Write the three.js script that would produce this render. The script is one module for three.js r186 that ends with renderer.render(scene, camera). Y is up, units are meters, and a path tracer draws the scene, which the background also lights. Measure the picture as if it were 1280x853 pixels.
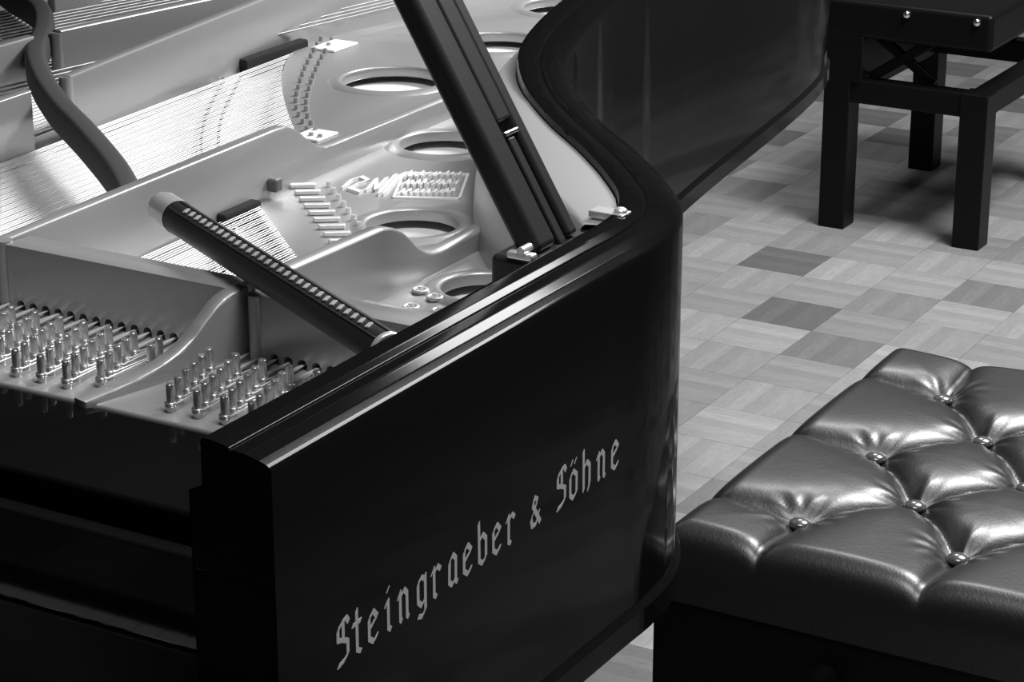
import * as THREE from 'three';
import { RectAreaLightUniformsLib } from 'three/addons/lights/RectAreaLightUniformsLib.js';
import { RoundedBoxGeometry } from 'three/addons/geometries/RoundedBoxGeometry.js';
import { mergeGeometries, toCreasedNormals } from 'three/addons/utils/BufferGeometryUtils.js';

// ------------------------------------------------------------------ camera, lights, exposure
const scene = new THREE.Scene();
scene.background = new THREE.Color(0x000000);
const camera = new THREE.PerspectiveCamera(15.77, 1280 / 853, 0.05, 60);
camera.rotation.order = 'YXZ';
camera.position.set(0.84, 1.59, 0);
camera.rotation.set(THREE.MathUtils.degToRad(-19.84), THREE.MathUtils.degToRad(30.1), 0);
camera.updateMatrixWorld(true); camera.updateProjectionMatrix();

const renderer = new THREE.WebGLRenderer({ antialias: true });
renderer.toneMapping = THREE.LinearToneMapping;
renderer.toneMappingExposure = 1.0;
renderer.shadowMap.enabled = true;
RectAreaLightUniformsLib.init();

// ceiling light panels: x, z, size x, size z, intensity
const CEILING = 3.2;
const LAMPS = [
  [0.45, -4.05, 1.2, 1.2, 46],
  [0.4, -1.35, 1.2, 0.6, 22],
  [-1.25, -4.95, 0.6, 0.6, 28],
];

// ------------------------------------------------------------------ helpers
function rng(seed) { let s = seed >>> 0; return () => { s = (s + 0x6d2b79f5) >>> 0; let t = Math.imul(s ^ (s >>> 15), 1 | s); t = (t + Math.imul(t ^ (t >>> 7), 61 | t)) ^ t; return ((t ^ (t >>> 14)) >>> 0) / 4294967296; }; }
const R = rng(11);
const V = (x, y, z) => new THREE.Vector3(x, y, z);
const taken = {};
function numbered(n) { if (!(n in taken)) { taken[n] = 0; return n; } taken[n]++; return n + '_' + String(taken[n]).padStart(3, '0'); }
function shade(m) { m.castShadow = true; m.receiveShadow = true; return m; }
function thing(name, label, category, [x, y, z], group) {
  const o = new THREE.Group(); o.name = numbered(name); o.position.set(x, y, z); scene.add(o);
  o.userData = { label, category }; if (group) o.userData.group = group;
  return o;
}
// geometry is given in world coordinates; the part is placed relative to its thing
function part(name, geo, mat, parent, label) {
  let root = parent; while (root.parent && root.parent !== scene) root = root.parent;
  geo.translate(-root.position.x, -root.position.y, -root.position.z);
  const m = shade(new THREE.Mesh(geo, mat)); m.name = name; parent.add(m);
  if (label) m.userData.label = label;
  return m;
}
function placed(name, geo, mat, parent, x, y, z, ry = 0) {           // shared geometry, placed by position
  let root = parent; while (root.parent && root.parent !== scene) root = root.parent;
  const m = shade(new THREE.Mesh(geo, mat)); m.name = name; parent.add(m);
  m.position.set(x - root.position.x, y - root.position.y, z - root.position.z); m.rotation.y = ry;
  return m;
}
function structure(name, geo, mat) { const m = shade(new THREE.Mesh(geo, mat)); m.name = name; m.userData.kind = 'structure'; scene.add(m); return m; }
function box(x0, x1, y0, y1, z0, z1, r = 0) {
  const w = Math.abs(x1 - x0), h = Math.abs(y1 - y0), d = Math.abs(z1 - z0);
  const g = r ? new RoundedBoxGeometry(w, h, d, 2, Math.min(r, w / 2.01, h / 2.01, d / 2.01)) : new THREE.BoxGeometry(w, h, d);
  return g.translate((x0 + x1) / 2, (y0 + y1) / 2, (z0 + z1) / 2);
}
const clean = (g) => { const o = g.index ? g.toNonIndexed() : g.clone(); for (const k of Object.keys(o.attributes)) if (!['position', 'normal', 'uv'].includes(k)) o.deleteAttribute(k); return o; };
const merge = (list) => mergeGeometries(list.map(clean));
// flat slab from plan points [x, z], between heights y0 and y1
function planShape(pts, holes = []) {
  const s = new THREE.Shape(pts.map(([x, z]) => new THREE.Vector2(x, -z)));
  for (const h of holes) { const p = new THREE.Path(); p.absarc(h[0], -h[1], h[2], 0, Math.PI * 2, true); s.holes.push(p); }
  return s;
}
function slab(pts, y0, y1, holes, bevel = 0.002, seg = 1) {
  const g = new THREE.ExtrudeGeometry(planShape(pts, holes), { depth: y1 - y0 - 2 * bevel, bevelEnabled: bevel > 0, bevelThickness: bevel, bevelSize: bevel, bevelOffset: -bevel, bevelSegments: seg, curveSegments: 40 });
  g.translate(0, 0, y0 + bevel); g.rotateX(-Math.PI / 2); return toCreasedNormals(g, 0.6);
}
// upright web: profile points [s, y], s along the plan line from a to b, thickness t
function web(a, b, prof, t, bevel = 0.003) {
  const g = new THREE.ExtrudeGeometry(new THREE.Shape(prof.map(([s, y]) => new THREE.Vector2(s, y))), { depth: t - 2 * bevel, bevelEnabled: true, bevelThickness: bevel, bevelSize: bevel, bevelOffset: -bevel, bevelSegments: 4, curveSegments: 12 });
  g.translate(0, 0, -t / 2 + bevel);
  const dx = b[0] - a[0], dz = b[1] - a[1];
  g.rotateY(-Math.atan2(dz, dx)); g.translate(a[0], 0, a[1]);
  return toCreasedNormals(g, 0.7);
}
function rod(a, b, r, seg = 8, r2 = r) {
  const d = V(0, 0, 0).subVectors(b, a), g = new THREE.CylinderGeometry(r2, r, d.length(), seg);
  g.translate(0, d.length() / 2, 0); g.applyQuaternion(new THREE.Quaternion().setFromUnitVectors(V(0, 1, 0), d.clone().normalize())); return g.translate(a.x, a.y, a.z);
}
const curve2 = (pts, n, tension = 0.5) => { const c = new THREE.CatmullRomCurve3(pts.map(([x, z]) => V(x, 0, z)), false, 'centripetal', tension); return c.getPoints(n).map((p) => [p.x, p.z]); };

// ------------------------------------------------------------------ textures
function noise2(seed) {
  const r = rng(seed), N = 64, t = new Float32Array(N * N).map(() => r());
  return (x, y) => { const xi = Math.floor(x), yi = Math.floor(y), fx = x - xi, fy = y - yi, u = fx * fx * (3 - 2 * fx), v = fy * fy * (3 - 2 * fy); const g = (a, b) => t[((b % N + N) % N) * N + ((a % N + N) % N)]; return (g(xi, yi) * (1 - u) + g(xi + 1, yi) * u) * (1 - v) + (g(xi, yi + 1) * (1 - u) + g(xi + 1, yi + 1) * u) * v; };
}
function tex(n, fn, srgb) {
  const d = new Uint8Array(n * n * 4);
  for (let j = 0; j < n; j++) for (let i = 0; i < n; i++) { const v = Math.max(0, Math.min(255, Math.round(255 * fn(i / n, j / n)))); const k = 4 * (j * n + i); d[k] = d[k + 1] = d[k + 2] = v; d[k + 3] = 255; }
  const t = new THREE.DataTexture(d, n, n); t.wrapS = t.wrapT = THREE.RepeatWrapping; t.magFilter = THREE.LinearFilter; t.minFilter = THREE.LinearMipmapLinearFilter; t.generateMipmaps = true;
  if (srgb) t.colorSpace = THREE.SRGBColorSpace; t.needsUpdate = true; return t;
}
const nA = noise2(3), nB = noise2(5), nC = noise2(9);
// a parquet block: five fingers of wood, each with its own tone and grain
const fingerTone = [0.95, 0.98, 0.93, 1.0, 0.96];
const woodMap = tex(256, (u, v) => { const k = Math.min(4, Math.floor(v * 5)); const e = Math.abs((v * 5) % 1 - 0.5) > 0.48 ? 0.95 : 1; return e * fingerTone[k] * (0.86 + 0.1 * nA(u * 6 + k * 7, v * 120) + 0.06 * nB(u * 24, v * 40 + k * 3)); }, true);
const castBump = tex(256, (u, v) => 0.5 * nA(u * 64, v * 64) + 0.5 * nB(u * 32 + 5, v * 32));
const hideBump = tex(256, (u, v) => 0.6 * Math.abs(nA(u * 64, v * 64) - 0.5) * 2 + 0.4 * nC(u * 32, v * 32));
const spruceMap = tex(256, (u, v) => 0.9 + 0.1 * nA(u * 64, v * 3), true);
const propMap = tex(256, (u, v) => 0.75 + 0.25 * nA(u * 48, v * 4), true);

const G = (v) => new THREE.Color().setRGB(v, v, v);
const mat = (v, rough, metal = 0, extra = {}) => new THREE.MeshPhysicalMaterial({ color: G(v), roughness: rough, metalness: metal, ...extra });
const M = {
  lacquer: mat(0.0045, 0.08, 0, { specularIntensity: 0.09 }),
  fallboard: mat(0.0045, 0.06, 0, { specularIntensity: 0.6 }),
  plate: mat(0.4, 0.36, 0.5, { bumpMap: castBump, bumpScale: 0.00008 }),
  chrome: mat(0.75, 0.16, 1),
  steel: mat(0.8, 0.35, 0.5),
  spruce: mat(0.78, 0.55, 0, { map: spruceMap }),
  bridge: mat(0.6, 0.5),
  felt: mat(0.01, 0.95),
  railFelt: mat(0.05, 0.8),
  propWood: mat(0.016, 0.38, 0, { map: propMap }),
  screw: mat(0.12, 0.5, 0.3),
  hole: mat(0.01, 0.9),
  letter: mat(0.5, 0.45, 0.2), satin: mat(0.8, 0.26, 0.65),
  ivory: mat(0.75, 0.3), ebony: mat(0.012, 0.3),
  leather: mat(0.008, 0.42, 0, { clearcoat: 0.4, clearcoatRoughness: 0.28, bumpMap: hideBump, bumpScale: 0.0002 }),
  button: mat(0.06, 0.25, 0, { clearcoat: 0.6, clearcoatRoughness: 0.15 }),
  benchBlack: mat(0.004, 0.35, 0, { specularIntensity: 0.25 }),
  rodLeather: mat(0.012, 0.5), stitch: mat(0.28, 0.7), pin: mat(0.62, 0.27, 0.85),
  wall: mat(0.12, 0.9), ceiling: mat(0.3, 0.9), screed: mat(0.08, 0.9),
  lampFrame: mat(0.6, 0.5),
  whitePlate: mat(0.8, 0.4),
};

// ------------------------------------------------------------------ the room
const RX0 = -4.2, RX1 = 3.8, RZ0 = -8.2, RZ1 = 2.2;
structure('wall_left', box(RX0 - 0.2, RX0, -0.1, CEILING + 0.2, RZ0 - 0.2, RZ1 + 0.2), M.wall);
structure('wall_right', box(RX1, RX1 + 0.2, -0.1, CEILING + 0.2, RZ0 - 0.2, RZ1 + 0.2), M.wall);
structure('wall_back', box(RX0, RX1, -0.1, CEILING + 0.2, RZ0 - 0.2, RZ0), M.wall);
structure('wall_front', box(RX0, RX1, -0.1, CEILING + 0.2, RZ1, RZ1 + 0.2), M.wall);
structure('ceiling', box(RX0, RX1, CEILING, CEILING + 0.2, RZ0, RZ1), M.ceiling);
const floor = structure('floor', box(RX0, RX1, -0.1, -0.0045, RZ0, RZ1), M.screed);
{
  const S = 0.15, gap = 0.0006, tones = [0.13, 0.17, 0.21, 0.235, 0.25, 0.265, 0.285, 0.32];
  const mats = tones.map((t) => mat(t, 0.45, 0, { map: woodMap }));
  const stuffMat = mat(1, 0.45, 0, { map: woodMap, vertexColors: true });
  const blockGeo = (turn) => { const g = new THREE.BoxGeometry(S - gap, 0.006, S - gap); if (turn) g.rotateY(Math.PI / 2); return g; };
  const shared = [blockGeo(0), blockGeo(1)];
  const seen = [], rest = [], rr = rng(77);
  const nx = Math.floor((RX1 - RX0) / S), nz = Math.floor((RZ1 - RZ0) / S);
  for (let i = 0; i < nx; i++) for (let j = 0; j < nz; j++) {
    const x = RX0 + (i + 0.5) * S, z = RZ0 + (j + 0.5) * S, a = rr(), b = rr();
    const k = a < 0.1 ? 0 : a < 0.22 ? 1 : Math.min(7, 2 + Math.floor(b * 6));
    const p = V(x, 0, z).project(camera), px = (p.x + 1) * 640, py = (1 - p.y) * 426.5;
    let vis = p.z < 1 && px > 740 && px < 1300 && py > -15 && py < 870;
    if (px < 845 && py < 775) vis = false;
    if (px >= 845 && px < 1030 && py < 240 - (px - 855) * 0.86) vis = false;
    if (px > 845 && py > 455 + Math.max(0, 1110 - px) * 0.82) vis = false;
    (vis ? seen : rest).push([x, z, k, (i + j) % 2, V(x, 0, z).distanceTo(camera.position)]);
  }
  seen.sort((p, q) => p[4] - q[4]);
  seen.slice(0, 300).forEach(([x, z, k, t]) => { const m = shade(new THREE.Mesh(shared[t], mats[k])); m.name = 'parquet_block'; m.position.set(x, -0.003, z); floor.add(m); });
  const list = [];
  for (const [x, z, k, t] of [...seen.slice(300), ...rest]) {
    const g = clean(shared[t]).translate(x, -0.003, z), n = g.attributes.position.count, c = new Float32Array(n * 3).fill(tones[k]);
    g.setAttribute('color', new THREE.BufferAttribute(c, 3)); list.push(g);
  }
  const m = shade(new THREE.Mesh(mergeGeometries(list), stuffMat)); m.name = 'parquet_field'; m.userData.kind = 'stuff'; floor.add(m);
}
LAMPS.forEach(([x, z, w, d, I], i) => {
  const names = ['square ceiling light panel between the two benches', 'oblong ceiling light panel above the treble end of the keyboard', 'small square ceiling light panel beyond the tail of the piano'];
  const t = thing('ceiling_light', names[i], 'ceiling light', [x, CEILING - 0.045, z]);
  part('frame', merge([box(x - w / 2 - 0.03, x - w / 2, CEILING - 0.045, CEILING, z - d / 2 - 0.03, z + d / 2 + 0.03), box(x + w / 2, x + w / 2 + 0.03, CEILING - 0.045, CEILING, z - d / 2 - 0.03, z + d / 2 + 0.03), box(x - w / 2, x + w / 2, CEILING - 0.045, CEILING, z - d / 2 - 0.03, z - d / 2), box(x - w / 2, x + w / 2, CEILING - 0.045, CEILING, z + d / 2, z + d / 2 + 0.03)]), M.lampFrame, t);
  part('diffuser', box(x - w / 2, x + w / 2, CEILING - 0.03, CEILING - 0.01, z - d / 2, z + d / 2), new THREE.MeshStandardMaterial({ color: 0xffffff, emissive: 0xffffff, emissiveIntensity: 1.0 }), t);
  const L = new THREE.RectAreaLight(0xffffff, I, w, d); L.position.set(x, CEILING - 0.05, z); L.lookAt(x, 0, z); scene.add(L);
});

// ------------------------------------------------------------------ the grand piano
const piano = thing('grand_piano', 'black lacquered concert grand piano with raised lid and silver-grey iron plate', 'piano', [-0.8, 0, -2.3]);
const RIM = 1.0, BOT = 0.66;
// plan of the case, from the treble cheek round the tail to the bass cheek
const bend = curve2([[0, -1.55], [0, -1.62], [0, -1.68], [-0.008, -1.735], [-0.032, -1.79], [-0.077, -1.85], [-0.14, -1.92], [-0.22, -2.0], [-0.30, -2.095], [-0.375, -2.22], [-0.437, -2.40], [-0.48, -2.6], [-0.515, -2.81], [-0.605, -3.43], [-0.66, -3.58], [-0.77, -3.68], [-0.95, -3.71], [-1.2, -3.67], [-1.42, -3.52], [-1.55, -3.22], [-1.58, -2.9]], 160);
const outline = [[0, -1.15], ...bend, [-1.58, -1.15]];
function offsetIn(pts, d) {
  return pts.map((p, i) => { const a = pts[Math.max(0, i - 1)], b = pts[Math.min(pts.length - 1, i + 1)]; let tx = b[0] - a[0], tz = b[1] - a[1]; const l = Math.hypot(tx, tz) || 1; tx /= l; tz /= l; return [p[0] + tz * d, p[1] - tx * d]; });
}
{ // rim: a profile swept round the plan; each profile point is [inset, height]
  const CROWN = [];                                          // rounded outer edge, a shallow crown, a fine step and a second crown
  const arc = (d, y, from, to, r, n) => { for (let i = 0; i <= n; i++) { const t = THREE.MathUtils.degToRad(from + (to - from) * i / n); CROWN.push([d + r * (1 - Math.cos(t)), y + r * Math.sin(t)]); } };
  const crown = (d0, d1, s0, s1, n) => { let [, y] = CROWN[CROWN.length - 1], d = CROWN[CROWN.length - 1][0]; for (let i = 1; i <= n; i++) { const nd = d0 + (d1 - d0) * i / n; y += (nd - d) * (s0 + (s1 - s0) * i / n); d = nd; CROWN.push([d, y]); } };
  arc(0, 0.9905, 0, 66, 0.006, 9); crown(CROWN[9][0], 0.030, 0.34, 0.05, 14);
  { const [d, y] = CROWN[CROWN.length - 1]; CROWN.push([d + 0.0008, y - 0.0006], [d + 0.0014, y - 0.0006]); arc(d + 0.0016, y - 0.0004, 0, 64, 0.0016, 5); crown(CROWN[CROWN.length - 1][0], 0.0515, 0.28, 0.04, 10); const [e, f] = CROWN[CROWN.length - 1]; CROWN.push([0.0535, f - 0.0008], [0.0545, f - 0.003], [0.0545, 0.972], [0.0655, 0.966]); }
  const prof = [[0.05, BOT], [-0.002, BOT], [-0.005, BOT + 0.003], [-0.005, BOT + 0.024], [-0.002, BOT + 0.028], [0, BOT + 0.029], ...CROWN, [0.0655, 0.80], [0.05, BOT]];
  const rings = prof.map(([d, y]) => offsetIn(outline, d).map(([x, z]) => [x, y, z]));
  const P = [], I = [], n = outline.length;
  rings.forEach((r) => r.forEach((p) => P.push(...p)));
  for (let k = 0; k < prof.length - 1; k++) for (let i = 0; i < n - 1; i++) { const a = k * n + i, b = a + 1, c = a + n, d = c + 1; I.push(a, c, b, b, c, d); }
  const g = new THREE.BufferGeometry(); g.setAttribute('position', new THREE.Float32BufferAttribute(P, 3)); g.setIndex(I);
  const caps = [];
  for (const e of [0, n - 1]) { const s = new THREE.Shape(prof.slice(0, -1).map(([d, y]) => new THREE.Vector2(d, y))); const c = new THREE.ShapeGeometry(s); const q = c.attributes.position; for (let i = 0; i < q.count; i++) { const d = q.getX(i), y = q.getY(i); q.setXYZ(i, e ? -1.58 + d : -d, y, outline[e][1]); } caps.push(c); }
  const gg = toCreasedNormals(g, 0.5); gg.deleteAttribute('uv');
  const all = [gg, ...caps.map((c) => { const o = c.toNonIndexed(); o.deleteAttribute('uv'); o.computeVertexNormals(); return o; })];
  part('rim', mergeGeometries(all), M.lacquer, piano, 'black high-gloss lacquered case side with a rounded upper edge');
}
// treble and bass arms with stepped ends
for (const x0 of [-0.0655, -1.58]) { part('arm', box(x0, x0 + 0.0655, BOT, 0.80, -1.16, -0.975, 0.004), M.lacquer, piano); part('arm_ledge', box(x0 + 0.003, x0 + 0.0625, 0.911, 0.9175, -1.157, -1.149, 0.002), M.lacquer, piano); }
part('key_block', box(-0.178, -0.066, 0.70, 0.742, -1.188, -1.03, 0.006), M.lacquer, piano);
part('keybed', box(-1.51, -0.066, 0.665, 0.70, -1.34, -0.985, 0.004), M.lacquer, piano);
part('key_slip', box(-1.51, -0.066, 0.70, 0.728, -1.005, -0.985, 0.004), M.lacquer, piano);
part('fallboard', box(-1.51, -0.066, 0.824, 0.895, -1.206, -1.19, 0.003), M.fallboard, piano);
part('fallboard_rail', box(-1.51, -0.066, 0.737, 0.823, -1.206, -1.1895, 0.003), M.felt, piano, 'matt black lower edge of the fallboard');
part('stretcher', merge([box(-1.51, -0.066, 0.70, 0.911, -1.3435, -1.22, 0.004)]), M.lacquer, piano);
part('case_bottom', slab([...offsetIn(outline, 0.051), [-1.53, -1.3], [-0.051, -1.3]], BOT + 0.02, BOT + 0.04, [], 0.001), M.lacquer, piano);
{ // keys at the treble end, seen mirrored in the fallboard
  const wk = new RoundedBoxGeometry(0.0225, 0.02, 0.158, 1, 0.0015), bk = new RoundedBoxGeometry(0.0105, 0.012, 0.095, 1, 0.002);
  const sharpLeft = [0, 1, 1, 1, 0, 1, 1];       // from the top C down: C B A G F E D
  for (let i = 0; i < 52; i++) {
    const x = -0.192 - i * 0.0236;
    placed('white_key', wk, M.ivory, piano, x, 0.725, -1.11);
    if (sharpLeft[i % 7] && i < 51) placed('black_key', bk, M.ebony, piano, x - 0.0118, 0.741, -1.141);
  }
}
// legs
for (const [x, z] of [[-0.16, -1.36], [-1.42, -1.36], [-1.08, -3.3]]) part('leg', merge([box(x - 0.06, x + 0.06, 0.08, BOT + 0.02, z - 0.06, z + 0.06, 0.01), new THREE.CylinderGeometry(0.04, 0.04, 0.04, 20).rotateZ(Math.PI / 2).translate(x, 0.04, z), box(x - 0.025, x + 0.025, 0.04, 0.1, z - 0.03, z + 0.03)]), M.lacquer, piano);

// soundboard
part('soundboard', slab([...offsetIn(outline.slice(1), 0.066), [-1.51, -1.53], [-0.066, -1.53]], 0.878, 0.888, [], 0.001), M.spruce, piano, 'pale spruce soundboard');

// lid on its hinge along the bass side, with the front flap folded back on it
const LA = Math.atan2(0.733, 1.06), HX = -1.58, HY = 1.03;
{
  const lidPts = offsetIn(bend, -0.012).filter((p) => p[1] < -1.57).map(([x, z]) => [x - HX, z]);
  const pts = [[1.592, -1.57], ...lidPts, [0, -2.9], [0, -1.57]];
  const g = slab(pts, 0, 0.022, [], 0.003, 2); g.rotateZ(LA); g.translate(HX, HY, 0);
  const lid = part('lid', g, M.lacquer, piano);
  const f = slab([[0.02, -1.58], [1.58, -1.58], [1.56, -1.93], [0.02, -1.99]], 0.026, 0.046, [], 0.003, 2); f.rotateZ(LA); f.translate(HX, HY, 0);
  part('folded_flap', f, M.lacquer, lid);
}
{ // lid prop: a board hinged on the rim, with a short prop lying in its slot
  const a = V(-0.08, 0.99, -1.648), dir = V(-0.515, 0.857, 0).normalize(), L = 0.865, W = 0.064, T = 0.022;
  const frame = new THREE.Matrix4().makeBasis(V(0, 0, -1), dir, V(dir.y, -dir.x, 0));   // local: x along the rim, y up the board, z its face
  const put = (g) => { g.applyMatrix4(frame); g.translate(a.x, a.y, a.z); return g; };
  const slotY = 0.107;
  const prop = part('lid_prop', put(merge([
    new RoundedBoxGeometry(W * 0.47, L, T, 4, 0.006).translate(-W * 0.265, L / 2, 0),
    new RoundedBoxGeometry(W * 0.24, L, T, 4, 0.004).translate(W * 0.38, L / 2, 0),
    new RoundedBoxGeometry(W * 0.34, L - slotY, T * 0.985, 3, 0.003).translate(W * 0.12, slotY + (L - slotY) / 2, 0),
  ])), M.propWood, piano, 'dark stained wooden lid prop');
  part('short_prop', put(merge([new RoundedBoxGeometry(W * 0.17, slotY - 0.012, T * 0.7, 3, 0.002).translate(W * 0.12, slotY / 2 - 0.008, 0.001)])), M.propWood, prop);
  part('pivot_pin', put(new THREE.CylinderGeometry(0.0025, 0.0025, W * 0.3, 12).rotateZ(Math.PI / 2).translate(W * 0.12, slotY - 0.011, T * 0.42)), M.chrome, prop);
  part('prop_block', box(-0.108, -0.066, 0.93, 0.992, -1.70, -1.60, 0.005), M.propWood, prop);
  part('hinge', merge([box(-0.092, -0.068, 0.992, 0.998, -1.607, -1.598, 0.002), new THREE.CylinderGeometry(0.0035, 0.0035, 0.014, 14).rotateX(Math.PI / 2).translate(-0.078, 1.0, -1.604)]), M.satin, prop, 'bright metal hinge at the foot of the prop');
  part('hinge', merge([box(-0.078, -0.046, 0.999, 1.005, -1.724, -1.708, 0.001), new THREE.SphereGeometry(0.0058, 16, 10).scale(1, 0.6, 1).translate(-0.052, 1.006, -1.716)]), M.satin, prop);
}

// ---- iron plate
const PF = 0.912;                                            // pin field height
const plate = part('iron_plate', slab([[-1.5, -1.345], [-0.07, -1.345], [-0.07, -1.53], [-1.5, -1.53]], PF - 0.014, PF, [], 0.002, 3), M.plate, piano, 'silver-grey cast iron plate');
const HOLES = { e1: [-0.678, -2.342, 0.06], e2: [-0.668, -2.566, 0.055], e3: [-0.699, -2.79, 0.054], e4: [-0.479, -2.133, 0.048], e5: [-0.354, -1.873, 0.045], e6: [-0.2, -1.745, 0.038] };
const WY = 0.905;
part('plate_web', slab([[-0.535, -1.862], [-0.265, -1.612], [-0.25, -1.96], [-0.31, -2.04], [-0.4, -2.13], [-0.49, -2.27], [-0.535, -2.42]], WY - 0.009, WY, [HOLES.e4, HOLES.e5], 0.002, 3), M.plate, plate);
part('plate_web', slab([[-0.265, -1.6], [-0.075, -1.6], [-0.075, -1.86], [-0.17, -1.94], [-0.252, -1.96]], WY - 0.009, WY, [HOLES.e6], 0.002, 3), M.plate, plate);
part('plate_web', slab([[-0.54, -2.02], ...curve2([[-0.60, -2.04], [-0.695, -2.126], [-0.793, -2.28], [-0.854, -2.384], [-0.9, -2.5]], 16), [-0.9, -3.35], [-0.68, -3.35], [-0.61, -2.8], [-0.57, -2.55], [-0.54, -2.43]], WY - 0.009, WY, [HOLES.e1, HOLES.e2, HOLES.e3], 0.002, 3), M.plate, plate);
part('plate_web', slab([[-0.91, -2.62], [-1.2, -3.0], [-1.49, -3.1], [-1.4, -3.45], [-1.1, -3.6], [-0.8, -3.58], [-0.7, -3.4], [-0.91, -3.35]], WY - 0.009, WY, [], 0.002, 3), M.plate, plate);
for (const h of Object.values(HOLES)) {                       // raised collars round the sound holes
  const g = new THREE.LatheGeometry([[0, -0.0085], [0, 0.0005], [0.0008, 0.002], [0.0025, 0.003], [0.006, 0.0033], [0.0105, 0.0026], [0.016, 0.0006], [0.018, -0.001]].map(([d, y]) => new THREE.Vector2(h[2] + d - 0.001, y)), 48);
  part('hole_collar', g.translate(h[0], WY, h[1]), M.plate, plate);
}
// raised flange along the bent side
{
  const resample = (pts, n) => { const c = new THREE.CatmullRomCurve3(pts.map(([x, z]) => V(x, 0, z)), false, 'centripetal'); return c.getSpacedPoints(n); };
  const n = 70, base = resample([[-0.085, -1.69], [-0.15, -1.735], [-0.208, -1.779], [-0.243, -1.815], [-0.313, -1.914], [-0.377, -2.035], [-0.46, -2.22], [-0.535, -2.5], [-0.59, -2.75], [-0.69, -3.3]], n);
  const rimIn = resample(offsetIn(bend, 0.0555).filter((p) => p[1] < -1.70 && p[1] > -3.4 && p[0] > -0.9), n);
  const P = [], I = [], K = 9;
  for (let i = 0; i <= n; i++) {
    const b = base[i], r = rimIn[i], top = 0.997 - 0.045 * Math.max(0, Math.min(1, (i - 16) / 30));
    for (let k = 0; k < K; k++) { const t = k / (K - 2), q = Math.min(1, t); const f = k === K - 1 ? 1 : 0.42 * (1 - Math.cos(q * Math.PI / 2)) , y = 0.89 + (top - 0.89) * Math.sin(q * Math.PI / 2); P.push(b.x + (r.x - b.x) * f, y, b.z + (r.z - b.z) * f); }
  }
  for (let i = 0; i < n; i++) for (let k = 0; k < K - 1; k++) { const a = i * K + k, c = a + K; I.push(a, a + 1, c, a + 1, c + 1, c); }
  const g = new THREE.BufferGeometry(); g.setAttribute('position', new THREE.Float32BufferAttribute(P, 3)); g.setIndex(I); g.computeVertexNormals();
  part('plate_flange', g, M.plate, plate);
}

// capo walls with one arched string hole per note
function capo(x0, x1, first, count, y0, y1) {
  const s = new THREE.Shape(); const r = 0.0039, pitch = 0.01335;
  s.moveTo(x0, y0);
  for (let i = 0; i < count; i++) { const c = first + i * pitch; if (c + r > x1 - 0.001) break; s.lineTo(c - r, y0); s.lineTo(c - r, y0 + 0.004); s.absarc(c, y0 + 0.004, r, Math.PI, 0, true); s.lineTo(c + r, y0); }
  s.lineTo(x1, y0); s.lineTo(x1, y1); s.lineTo(x0, y1); s.closePath();
  const g = new THREE.ExtrudeGeometry(s, { depth: 0.016, bevelEnabled: true, bevelThickness: 0.0015, bevelSize: 0.0012, bevelOffset: -0.0012, bevelSegments: 2, curveSegments: 10 });
  g.translate(0, 0, -1.485 - 0.0175);
  const w = part('capo_wall', toCreasedNormals(g, 0.6), M.plate, plate);
  part('capo_back', box(x0, x1, y0, y1 - 0.001, -1.516, -1.503), M.plate, w);
  part('string_tunnel', box(x0 + 0.001, x1 - 0.001, y0 + 0.0002, y0 + 0.0085, -1.5035, -1.4975), M.hole, w);
}
capo(-0.51, -0.27, -0.4975, 22, PF, 0.968);
capo(-0.262, -0.07, -0.238, 20, PF, 0.967);
capo(-0.84, -0.545, -0.83, 30, PF, 0.968);

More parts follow.
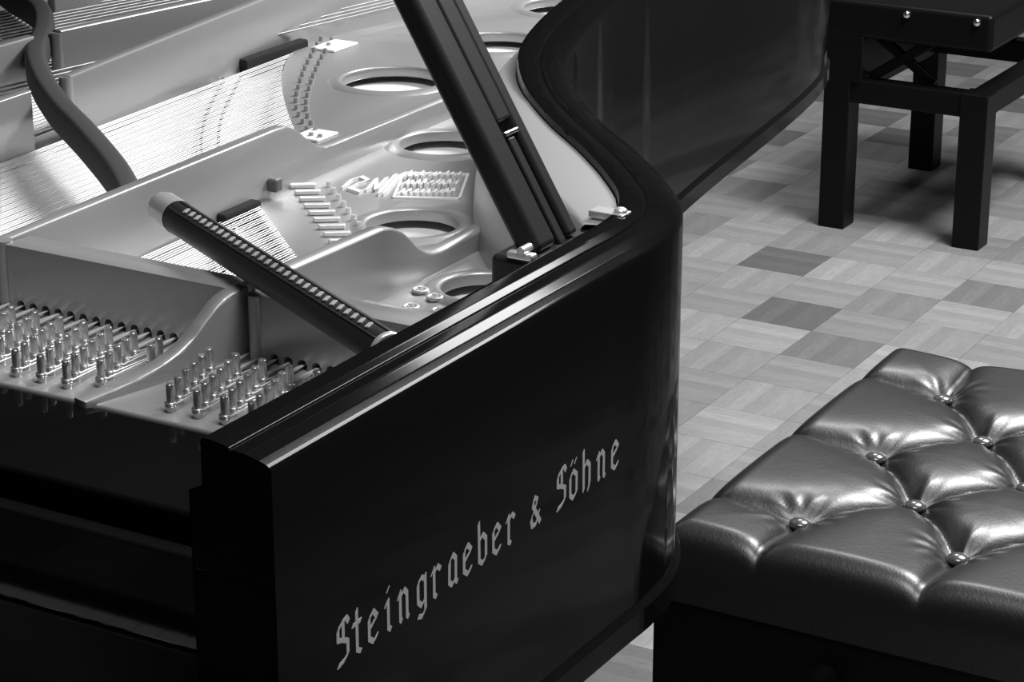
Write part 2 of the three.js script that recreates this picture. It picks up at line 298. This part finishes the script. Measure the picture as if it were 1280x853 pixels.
// struts
const strut = (a, b, prof, t, name = 'strut') => part(name, web(a, b, prof, t), M.plate, plate);
{ // strut between the middle and treble sections, in the line of the pin field: [distance from the front, height]
  const top = new THREE.CatmullRomCurve3([[0, 0.9165], [0.05, 0.9215], [0.085, 0.930], [0.106, 0.941], [0.122, 0.954], [0.138, 0.965], [0.158, 0.9695], [0.17, 0.97]].map(([s, y]) => V(s, y, 0)), false, 'centripetal').getPoints(40).map((p) => [p.x, p.y]);
  strut([-0.314, -1.338], [-0.272, -1.5], [[0, 0.9], ...top, [0.17, 0.9]], 0.016);
  const B = [[0, 0.893], [0, 0.972], [0.17, 0.969]];
  const step = new THREE.CatmullRomCurve3([[0.17, 0.969], [0.19, 0.968], [0.205, 0.964], [0.222, 0.955], [0.245, 0.936], [0.262, 0.927], [0.28, 0.9235], [0.31, 0.9235], [0.40, 0.925]].map(([s, y]) => V(s, y, 0))).getPoints(40).map((p) => [p.x, p.y]);
  strut([-0.268, -1.492], [-0.268, -1.86], [...B, ...step.slice(1), [0.40, 0.893]], 0.016);
  const stepA = new THREE.CatmullRomCurve3([[0.38, 0.970], [0.405, 0.970], [0.425, 0.968], [0.442, 0.960], [0.46, 0.947], [0.478, 0.936], [0.495, 0.932], [0.53, 0.931], [0.9, 0.927]].map(([s, y]) => V(s, y, 0))).getPoints(50).map((p) => [p.x, p.y]);
  strut([-0.524, -1.492], [-0.541, -2.4], [[0, 0.893], [0, 0.9685], ...stepA, [1.0, 0.926], [1.0, 0.893]], 0.015);
  // the fanned struts of the tenor and bass are cut through for the felted rail
  strut([-0.838, -1.49], [-0.847, -1.905], [[0, 0.893], [0, 0.966], [0.4155, 0.968], [0.4155, 0.893]], 0.015);
  strut([-0.851, -1.972], [-0.905, -2.6], [[0, 0.893], [0, 0.968], [0.5, 0.976], [0.8, 0.976], [1.0, 0.93], [1.3, 0.93], [1.3, 0.893]], 0.015);
  strut([-1.03, -1.49], [-1.004, -2.095], [[0, 0.893], [0, 0.968], [0.605, 0.97], [0.605, 0.893]], 0.015);
  strut([-0.997, -2.132], [-0.945, -2.4], [[0, 0.893], [0, 0.97], [0.9, 0.97], [0.9, 0.893]], 0.015);
  strut([-1.27, -1.6], [-1.22, -2.24], [[0, 0.893], [0, 0.97], [0.63, 0.97], [0.63, 0.893]], 0.015);
  strut([-1.2, -2.36], [-1.13, -3.0], [[0, 0.893], [0, 0.97], [0.65, 0.95], [0.65, 0.893]], 0.015);
}
for (const [x, z] of [[-0.8505, -1.972], [-0.9972, -2.132]]) part('corner_post', new THREE.CylinderGeometry(0.0075, 0.0075, 0.0745, 18).translate(x, 0.93, z), M.plate, plate);
part('corner_post', new THREE.CylinderGeometry(0.007, 0.007, 0.058, 18).translate(-0.5155, PF + 0.0285, -1.4905), M.plate, plate);
part('corner_post', new THREE.CylinderGeometry(0.006, 0.006, 0.054, 16).translate(-0.2555, PF + 0.0275, -1.487), M.plate, plate);
// dark felted rail running across under the struts
{
  const c = new THREE.CatmullRomCurve3([[-0.548, -1.7, 0.94], [-0.603, -1.749, 0.945], [-0.701, -1.825, 0.95], [-0.802, -1.903, 0.95], [-0.897, -1.987, 0.95], [-0.976, -2.07, 0.95], [-1.047, -2.168, 0.95], [-1.123, -2.25, 0.95], [-1.209, -2.306, 0.95], [-1.3, -2.37, 0.95]].map(([x, z, y]) => V(x, y, z)));
  const n = 70, prof = []; for (let k = 0; k < 14; k++) { const t = k / 14 * Math.PI * 2; const s = (v) => Math.sign(v) * Math.pow(Math.abs(v), 0.55); prof.push([0.0125 * s(Math.cos(t)), 0.017 * s(Math.sin(t))]); }
  const P = [], I = [];
  for (let i = 0; i <= n; i++) { const p = c.getPoint(i / n), t = c.getTangent(i / n), sx = -t.z, sz = t.x, l = Math.hypot(sx, sz); for (const [u, v] of prof) P.push(p.x + u * sx / l, p.y + v, p.z + u * sz / l); }
  for (let i = 0; i < n; i++) for (let k = 0; k < 14; k++) { const a = i * 14 + k, b = i * 14 + (k + 1) % 14; I.push(a, b, a + 14, b, b + 14, a + 14); }
  const g = new THREE.BufferGeometry(); g.setAttribute('position', new THREE.Float32BufferAttribute(P, 3)); g.setIndex(I); g.computeVertexNormals();
  part('felted_rail', g, M.railFelt, piano, 'dark felted rail bending across the tenor struts');
}
// bridge with its pins
const bridgeC = new THREE.CatmullRomCurve3([[-0.30, -1.555], [-0.45, -1.715], [-0.52, -1.80], [-0.60, -1.9], [-0.698, -2.017], [-0.77, -2.12], [-0.826, -2.217], [-0.9, -2.358], [-0.99, -2.62], [-1.05, -2.95]].map(([x, z]) => V(x, 0, z)));
{
  const pts = bridgeC.getPoints(60).map((p) => [p.x, p.z]);
  const bridge = part('bridge', slab([...offsetIn(pts, 0.014), ...offsetIn(pts, -0.014).reverse()], 0.887, 0.8955, [], 0.002, 2), M.bridge, piano, 'curved light wooden bridge under the strings');
  const pins = [];
  for (let i = 0; i < 90; i++) { const p = bridgeC.getPointAt((i + 0.5) / 90), t = bridgeC.getTangentAt((i + 0.5) / 90); for (const s of [-1, 1]) { const q = V(p.x + s * 0.009 * -t.z, 0.894, p.z + s * 0.009 * t.x); pins.push(rod(V(q.x, 0.89, q.z), V(q.x, 0.9015, q.z), 0.0016, 6)); } }
  const m = part('bridge_pins', merge(pins), M.felt, bridge); m.userData.kind = 'stuff';
}
// strings: [x at the capo, x and z at the hitch pin]
{
  const list = [];
  const add = (x0, x1, z1, r = 0.0006) => { list.push(rod(V(x0, 0.9015, -1.505), V(x1, 0.906, z1), r, 5)); };
  for (let i = 0; i < 18; i++) for (let k = 0; k < 3; k++) { const f = (i + k / 3.4) / 18; add(-0.516 + 0.238 * f, -0.516 + 0.238 * f, -1.852 + 0.221 * f); }
  for (let i = 0; i < 22; i++) for (let k = 0; k < 3; k++) { const f = (i + k / 3.4) / 22; const x = -0.825 + 0.275 * f; add(x, x - 0.03 * (1 - f), f > 0.86 ? -2.045 : -2.395 + 0.355 * Math.pow(f / 0.86, 0.8), 0.00065); }
  for (let i = 0; i < 14; i++) for (let k = 0; k < 3; k++) { const f = (i + k / 3.4) / 14; const x = -0.25 + 0.17 * f; add(x, x, -1.62); }
  for (let i = 0; i < 14; i++) for (let k = 0; k < 2; k++) { const f = (i + k / 2.6) / 14; const x = -1.02 + 0.165 * f; add(x, x + 0.02 - 0.06 * f, -2.6, 0.0009); }
  const m = part('strings', merge(list), M.steel, piano); m.userData.kind = 'stuff';
  const bass = [];
  for (let i = 0; i < 26; i++) { const f = i / 25; bass.push(rod(V(-1.45 + 0.42 * f, 0.925, -1.55), V(-1.15 + 0.33 * f, 0.925, -2.75), 0.0022 - 0.0008 * f, 6)); }
  const b = part('bass_strings', merge(bass), mat(0.25, 0.4, 0.7), piano); b.userData.kind = 'stuff';
}
// hitch pins and the small bars between them
{
  const bar = new RoundedBoxGeometry(0.026, 0.005, 0.006, 2, 0.002), pin = new THREE.CylinderGeometry(0.0026, 0.003, 0.006, 10);
  for (let i = 0; i < 9; i++) { const f = i / 8, x = -0.515 + 0.135 * f, z = -1.925 + 0.132 * f; placed('aliquot_bar', bar, M.steel, plate, x, WY + 0.0025, z, 0.6); placed('hitch_pin', pin, M.steel, plate, x + 0.02, WY + 0.0028, z - 0.016); }
  const row = new THREE.CatmullRomCurve3([[-0.615, -2.085], [-0.70, -2.18], [-0.77, -2.29], [-0.83, -2.40], [-0.88, -2.50]].map(([x, z]) => V(x, 0, z)));
  for (let i = 0; i < 16; i++) for (let k = 0; k < 2; k++) { const p = row.getPointAt((i + 0.5 * k) / 16); placed('hitch_pin', pin, M.plate, plate, p.x + 0.022 * k, WY + 0.0028, p.z + 0.012 * k); }
  const coil = new THREE.TorusGeometry(0.006, 0.0018, 8, 18).rotateX(Math.PI / 2);
  for (const [x, z] of [[-0.243, -1.71], [-0.222, -1.70], [-0.2, -1.672], [-0.226, -1.668]]) { placed('string_loop', coil, M.steel, plate, x, WY + 0.002, z); placed('hitch_pin', pin, M.steel, plate, x, WY + 0.0028, z); }
  part('pressure_bar', box(-0.262, -0.075, WY, WY + 0.008, -1.652, -1.642, 0.002), M.plate, plate);
  part('cover_plate', box(-0.632, -0.598, WY, WY + 0.003, -2.112, -2.072, 0.001), M.whitePlate, plate, 'small white plate beside the strut');
  part('cover_plate', box(-0.85, -0.815, WY, WY + 0.003, -2.478, -2.425, 0.001), M.whitePlate, plate, 'small white plate near the sound hole');
}
for (const [x0, x1, y0, y1, z0, z1] of [[-0.877, -0.862, 0.893, 0.914, -2.44, -2.31], [-0.525, -0.512, 0.9, 0.912, -1.852, -1.792]]) part('felt_strip', box(x0, x1, y0, y1, z0, z1, 0.003), M.felt, plate, 'dark felt strip');
part('screw_block', box(-0.524, -0.512, 0.912, 0.926, -1.888, -1.876, 0.003), M.screw, plate);

// broad-nib strokes for lettering and cast relief
function nibStrokes(strokes, nx, ny, depth) {
  const out = []; let n = 0;
  for (const st of strokes) for (let i = 0; i + 1 < st.length; i++) {
    const [a, b] = [st[i], st[i + 1]], pts = [];
    for (const p of [a, b]) pts.push([p[0] - nx, p[1] - ny], [p[0] + nx, p[1] + ny], [p[0] - nx * 0.8 + ny * 0.35, p[1] - ny * 0.8 - nx * 0.35], [p[0] + nx * 0.8 - ny * 0.35, p[1] + ny * 0.8 + nx * 0.35]);
    pts.sort((p, q) => p[0] - q[0] || p[1] - q[1]);
    const half = (l) => { const h = []; for (const p of l) { while (h.length > 1 && (h[h.length - 1][0] - h[h.length - 2][0]) * (p[1] - h[h.length - 2][1]) - (h[h.length - 1][1] - h[h.length - 2][1]) * (p[0] - h[h.length - 2][0]) <= 0) h.pop(); h.push(p); } h.pop(); return h; };
    const hull = [...half(pts), ...half(pts.slice().reverse())];
    out.push(new THREE.ExtrudeGeometry(new THREE.Shape(hull.map((p) => new THREE.Vector2(p[0], p[1]))), { depth: depth * (1 + 0.03 * n++), bevelEnabled: false }));
  }
  return merge(out);
}
{ // maker's name inlaid on the treble side
  const GL = {
    n: [[[0.04, 0.82], [0.14, 0.98], [0.14, 0.1], [0.2, 0.02]], [[0.14, 0.78], [0.36, 0.98], [0.5, 0.82], [0.5, 0.1], [0.57, 0.02]]],
    e: [[[0.52, 0.16], [0.32, 0.02], [0.1, 0.18], [0.1, 0.8], [0.32, 0.98], [0.52, 0.76], [0.16, 0.5]]],
    i: [[[0.14, 0.86], [0.28, 0.98], [0.28, 0.12], [0.4, 0.02]], [[0.26, 1.3], [0.31, 1.36]]],
    t: [[[0.28, 1.36], [0.28, 0.12], [0.46, 0.02]], [[0.08, 0.95], [0.48, 0.98]]],
    r: [[[0.06, 0.84], [0.18, 0.98], [0.18, 0.1], [0.3, 0.02]], [[0.18, 0.78], [0.38, 0.98], [0.54, 0.84]]],
    a: [[[0.14, 0.8], [0.34, 1.0], [0.5, 0.84], [0.5, 0.1], [0.58, 0.02]], [[0.5, 0.2], [0.3, 0.02], [0.12, 0.16], [0.14, 0.8]]],
    g: [[[0.5, 0.86], [0.3, 0.98], [0.1, 0.82], [0.1, 0.24], [0.3, 0.06], [0.5, 0.24]], [[0.5, 0.98], [0.5, -0.14], [0.32, -0.3], [0.12, -0.24]]],
    b: [[[0.1, 1.42], [0.12, 0.16], [0.32, 0.02], [0.52, 0.18], [0.52, 0.8], [0.34, 0.98], [0.13, 0.82]]],
    h: [[[0.1, 1.42], [0.12, 0.02]], [[0.12, 0.78], [0.34, 0.98], [0.52, 0.8], [0.52, 0.14], [0.44, -0.04]]],
    o: [[[0.3, 0.02], [0.1, 0.18], [0.1, 0.8], [0.3, 0.98], [0.52, 0.8], [0.52, 0.18], [0.3, 0.02]], [[0.17, 1.27], [0.22, 1.33]], [[0.42, 1.27], [0.47, 1.33]]],
    S: [[[0.68, 1.2], [0.58, 1.36], [0.4, 1.3], [0.14, 1.12], [0.14, 0.8], [0.38, 0.74], [0.62, 0.62], [0.62, 0.22], [0.42, 0.08], [0.14, 0.0]], [[0.4, 1.3], [0.4, 0.78]]],
    and: [[[0.7, 0.04], [0.24, 0.74], [0.34, 1.0], [0.52, 0.88], [0.42, 0.66], [0.12, 0.3], [0.2, 0.04], [0.44, 0.06], [0.62, 0.42]]],
  };
  const line = [['S', -1.2217], ['t', -1.2411], ['e', -1.2602], ['i', -1.2799], ['n', -1.2985], ['g', -1.3225], ['r', -1.3419], ['a', -1.3637], ['e', -1.3847], ['b', -1.4056], ['e', -1.4262], ['r', -1.4467], ['and', -1.4817], ['S', -1.5224], ['o', -1.5433], ['h', -1.5645], ['n', -1.5886], ['e', -1.6122]];
  const s = 0.0238;
  for (const [c, z] of line) { const g = nibStrokes(GL[c], 0.07, 0.058, 0.012); g.translate(-0.31, 0, 0); g.scale(s, s, s); g.rotateY(Math.PI / 2); g.translate(0.0001, 0.8262, z); part('letter', g, M.letter, piano); }
}
{ // cast relief on the web between the struts: a worn scroll and a panel of raised marks, not legible
  const rr = rng(21), dir = Math.atan2(0.43, 0.9), list = [];
  const scroll = [[[0, 0.3], [0.06, 0.6], [0.2, 0.75], [0.34, 0.6], [0.2, 0.45], [0.1, 0.25], [0.3, 0.1], [0.44, 0.3]], [[0.4, 0.2], [0.46, 0.65], [0.54, 0.2], [0.62, 0.7]], [[0.62, 0.05], [0.74, 0.85]], [[0.7, 0.05], [0.82, 0.85]]];
  list.push(nibStrokes(scroll, 0.03, 0.03, 0.05));
  const marks = []; for (let r = 0; r < 3; r++) for (let i = 0; i < 9; i++) { const x = 0.92 + i * 0.1, y = 0.08 + r * 0.32; marks.push([[x, y], [x + 0.03 + 0.05 * rr(), y + 0.22 * (0.6 + 0.4 * rr())], [x + 0.07, y + 0.1 * rr()]]); }
  list.push(nibStrokes(marks, 0.022, 0.03, 0.05));
  list.push(nibStrokes([[[0.86, -0.05], [1.9, -0.05], [1.9, 1.0], [0.86, 1.0], [0.86, -0.05]]], 0.02, 0.02, 0.035));
  const g = merge(list); g.translate(-0.95, -0.48, 0); g.scale(0.062, 0.082, 0.05); g.rotateX(-Math.PI / 2); g.rotateY(dir); g.translate(-0.432, WY, -1.982);
  part('cast_relief', g, M.whitePlate, plate, 'raised worn casting marks on the plate');
}
{ // tuning pins, six staggered rows a section
  const body = [[0.0034, -0.004], [0.0034, 0.017], [0.003, 0.0215], [0.0024, 0.0222], [0.0, 0.0224]].map(([r, y]) => new THREE.Vector2(r, y));
  const coils = []; for (let k = 0; k < 3; k++) coils.push(new THREE.TorusGeometry(0.0041, 0.00065, 6, 14).rotateX(Math.PI / 2).translate(0, 0.0045 + k * 0.0013, 0));
  const bush = new THREE.CylinderGeometry(0.0055, 0.0058, 0.0016, 16).translate(0, 0.0006, 0);
  const pinGeo = merge([new THREE.LatheGeometry(body, 12), new THREE.BoxGeometry(0.0046, 0.006, 0.0046).translate(0, 0.0195, 0), ...coils]), wires = [];
  const spots = [];
  for (let k = 0; k < 6; k++) for (let i = -1; i < 10; i++) { const x = -0.518 + 0.0252 * i + k * 0.0042, z = -1.440 + k * 0.0155; if (x > -0.53 && x < -0.314 + (-z - 1.338) * 0.26 - 0.016) spots.push([x, z]); }
  for (let k = 0; k < 6; k++) for (let i = 0; i < 9; i++) { const x = -0.252 + 0.0252 * i + (k - 5) * 0.0042 + 0.006, z = -1.440 + k * 0.0155; const edge = -0.314 + (-(z) - 1.338) * 0.26 + 0.017; if (x > edge && x < -0.085) spots.push([x, z]); }
  for (const [x, z] of spots) {
    placed('tuning_pin', pinGeo, M.pin, piano, x, PF, z, R() * 1.5);
    const pitch = 0.01335, c = x < -0.29 ? -0.4975 : -0.238, hx = c + Math.round((x - c) / pitch) * pitch;
    wires.push(rod(V(x + 0.0041, PF + 0.0065, z), V(hx, PF + 0.003, -1.497), 0.00065, 5));
  }
  const m = part('pin_wires', merge(wires), M.steel, piano); m.userData.kind = 'stuff';
}

// ------------------------------------------------------------------ laced leather rod lying across the strut
{
  const a = V(-0.0565, 0.9895, -1.3755), q = V(-0.252, 0.9868, -1.490), d = V(0, 0, 0).subVectors(q, a).normalize();
  const L = 0.442, r = 0.0142, t = thing('laced_rod', 'slim rod in laced black leather with bright end caps, on the plate strut', 'rod', [a.x, a.y, a.z]);
  const side = V(0, 1, 0).cross(d).normalize().negate(), up = d.clone().cross(side).normalize(); if (up.y < 0) up.negate();
  const f = new THREE.Matrix4().makeBasis(side, d, side.clone().cross(d)); f.setPosition(a);
  const put = (g) => g.applyMatrix4(f);
  part('leather_sleeve', put(new THREE.CylinderGeometry(r, r, L - 0.05, 32).translate(0, L / 2 - 0.0225, 0)), M.rodLeather, t, 'black leather sleeve');
  const capP = [[r + 0.0004, 0], [r + 0.0006, 0.03], [r - 0.001, 0.037], [r * 0.75, 0.0425], [r * 0.4, 0.045], [0, 0.0458]].map(([x, y]) => new THREE.Vector2(x, y));
  part('end_cap', put(new THREE.LatheGeometry(capP, 32).translate(0, L - 0.047, 0)), M.satin, t, 'bright metal end cap');
  part('end_cap', put(new THREE.LatheGeometry([[0, 0.001], [r * 0.9, 0.0], [r + 0.0004, 0.001], [r + 0.0004, 0.005]].map(([x, y]) => new THREE.Vector2(x, y)), 32).translate(0, 0.0, 0)), M.satin, t);
  const local = up.clone().applyMatrix4(new THREE.Matrix4().extractRotation(f).invert());
  const ang = Math.atan2(local.x, local.z) + LACE();
  const st = new RoundedBoxGeometry(0.0072, 0.0044, 0.0022, 1, 0.001);
  for (let i = 0; i < 30; i++) { const g = st.clone().rotateZ(0.5).translate(0, 0, r + 0.0001).rotateY(ang).translate(0, 0.026 + i * 0.0117, 0); part('stitch', put(g), M.stitch, t); }
  for (const s of [-1, 1]) part('seam_edge', put(new RoundedBoxGeometry(0.0016, L - 0.056, 0.0016, 1, 0.0006).translate(s * 0.0056, L / 2 - 0.022, r - 0.0008).rotateY(ang)), M.rodLeather, t);
}
function LACE() { return -0.3; }

// ------------------------------------------------------------------ tufted bench in the crook of the piano
const BX = 0.02, BZ = -2.485, BW = 0.254, BD = 0.337, BY = 0.52;
{
  const bench = thing('tufted_bench', 'black piano bench with a deep-buttoned leather cushion, in the crook of the piano', 'bench', [BX, 0, BZ]);
  const btn = [];
  for (let i = 0; i < 4; i++) { const x = BX - 0.135 + i * 0.09; const zs = i % 2 ? [-0.108, 0.108] : [-0.215, 0, 0.215]; for (const z of zs) btn.push([x, BZ + z]); }
  const segs = [];
  for (const p of btn) for (const q of btn) { const dx = q[0] - p[0], dz = q[1] - p[1]; if (dx > 0.08 && dx < 0.1 && Math.abs(dz) < 0.12) segs.push([...p, ...q]); }
  for (const [x, z] of btn) { if (z > BZ + 0.2) segs.push([x, z, x, BZ + BD + 0.03]); if (z < BZ - 0.2) segs.push([x, z, x, BZ - BD - 0.03]); if (x < BX - 0.13) segs.push([x, z, BX - BW - 0.03, z]); if (x > BX + 0.13) segs.push([x, z, BX + BW + 0.03, z]); }
  const dseg = (x, z, s) => { const vx = s[2] - s[0], vz = s[3] - s[1], t = Math.max(0, Math.min(1, ((x - s[0]) * vx + (z - s[1]) * vz) / (vx * vx + vz * vz))); return Math.hypot(x - s[0] - t * vx, z - s[1] - t * vz); };
  const NU = 170, NV = 220, ER = 0.034, P = [], I = [], UV = [];
  const H = (x, z) => {
    let ds = 9; for (const s of segs) ds = Math.min(ds, dseg(x, z, s));
    let db = 9, bx = 0, bz = 0; for (const b of btn) { const d = Math.hypot(x - b[0], z - b[1]); if (d < db) { db = d; bx = x - b[0]; bz = z - b[1]; } }
    const th = Math.atan2(bz, bx);
    const wr = 0.0011 * Math.sin(th * 11 + 1.3 * nA(bx * 40 + 20, bz * 40 + 20)) * Math.exp(-Math.pow((db - 0.03) / 0.018, 2));
    const ed = Math.min(BW - Math.abs(x - BX), BD - Math.abs(z - BZ));
    const soft = Math.min(1, Math.max(0, ed / 0.07));
    return 0.012 - 0.015 * Math.exp(-ds / 0.014) * (0.3 + 0.7 * soft) - 0.004 * Math.exp(-ds / 0.004) * (1 - soft) - 0.017 * Math.exp(-Math.pow(db / 0.027, 1.25)) + wr * soft - 0.004 * Math.exp(-ds / 0.03);
  };
  for (let j = 0; j <= NV; j++) for (let i = 0; i <= NU; i++) {
    const ext = 0.075, sx = (i / NU * 2 - 1) * (BW + ext), sz = (j / NV * 2 - 1) * (BD + ext);
    const fold = (s, h) => { const a = Math.abs(s), flat = h - ER; if (a <= flat) return [s, 0, 0]; const arc = ER * Math.PI / 2, o = a - flat; if (o < arc) { const t = o / ER; return [Math.sign(s) * (flat + ER * Math.sin(t)), ER * (1 - Math.cos(t)), t]; } return [Math.sign(s) * h, ER + (o - arc), Math.PI / 2]; };
    const [fx, dyx, tx] = fold(sx, BW), [fz, dyz, tz] = fold(sz, BD);
    const x = BX + fx, z = BZ + fz, w = Math.cos(Math.min(Math.PI / 2, Math.max(tx, tz)));
    const y = BY - 0.012 - Math.hypot(dyx, dyz) * (dyx && dyz ? 1.0 : 1) + H(x, z) * w;
    P.push(x, Math.max(y, BY - 0.085), z); UV.push(x * 8, z * 8);
  }
  for (let j = 0; j < NV; j++) for (let i = 0; i < NU; i++) { const a = j * (NU + 1) + i, b = a + 1, c = a + NU + 1, d = c + 1; I.push(a, c, b, b, c, d); }
  const g = new THREE.BufferGeometry(); g.setAttribute('position', new THREE.Float32BufferAttribute(P, 3)); g.setAttribute('uv', new THREE.Float32BufferAttribute(UV, 2)); g.setIndex(I); g.computeVertexNormals();
  const cushion = part('cushion', g, M.leather, bench, 'dark buttoned leather cushion');
  const bg = new THREE.SphereGeometry(0.0125, 20, 12).scale(1, 0.55, 1);
  for (const [x, z] of btn) placed('button', bg, M.button, cushion, x, BY - 0.012 + H(x, z) + 0.0135, z);
  part('apron', box(BX - BW + 0.002, BX + BW - 0.002, 0.30, BY - 0.07, BZ - BD + 0.002, BZ + BD - 0.002, 0.006), M.benchBlack, bench);
  part('adjusting_knob', new THREE.CylinderGeometry(0.016, 0.018, 0.03, 20).rotateX(Math.PI / 2).translate(BX - 0.05, 0.385, BZ + BD + 0.013), M.benchBlack, bench);
  for (const sx of [-1, 1]) for (const sz of [-1, 1]) { const x = BX + sx * (BW - 0.035), z = BZ + sz * (BD - 0.035); part('leg', box(x - 0.028, x + 0.028, 0, 0.305, z - 0.028, z + 0.028, 0.004), M.benchBlack, bench); }
}

// ------------------------------------------------------------------ adjustable bench beyond the tail
{
  const X0 = -1.135, X1 = -0.828, Z0 = -4.82, Z1 = -5.35, h = 0.03;
  const b = thing('adjustable_bench', 'plain black adjustable bench with raised seat on the open floor', 'bench', [(X0 + X1) / 2, 0, (Z0 + Z1) / 2]);
  for (const x of [X0, X1]) for (const z of [Z0, Z1]) part('leg', box(x - h, x + h, 0, 0.335, z - h, z + h, 0.003), M.benchBlack, b);
  for (const z of [Z0, Z1]) part('rail', box(X0, X1, 0.283, 0.333, z - 0.024, z + 0.024, 0.003), M.benchBlack, b);
  for (const x of [X0, X1]) part('rail', box(x - 0.024, x + 0.024, 0.283, 0.333, Z1, Z0, 0.003), M.benchBlack, b);
  const bar = (p, q, z) => { const d = Math.hypot(q[0] - p[0], q[1] - p[1]); return new RoundedBoxGeometry(d, 0.022, 0.012, 1, 0.003).rotateZ(Math.atan2(q[1] - p[1], q[0] - p[0])).translate((p[0] + q[0]) / 2, (p[1] + q[1]) / 2, z); };
  for (const z of [Z0 - 0.01, Z1 + 0.01]) { part('scissor_arm', bar([-1.075, 0.335], [-0.935, 0.43], z), M.benchBlack, b); part('scissor_arm', bar([-1.075, 0.43], [-0.935, 0.335], z - 0.013), M.benchBlack, b); }
  part('side_panel', box(X0 - 0.03, X0 + 0.055, 0.33, 0.43, Z1 + 0.0, Z0 + 0.03, 0.003), M.benchBlack, b);
  const seat = part('seat', box(X0 - 0.045, X1 + 0.03, 0.425, 0.505, Z1 - 0.03, Z0 + 0.03, 0.012), M.benchBlack, b);
  for (const x of [-0.985, -0.832]) part('bolt', new THREE.SphereGeometry(0.009, 14, 8).translate(x, 0.488, Z0 + 0.03), M.chrome, seat);
}

renderer.render(scene, camera);
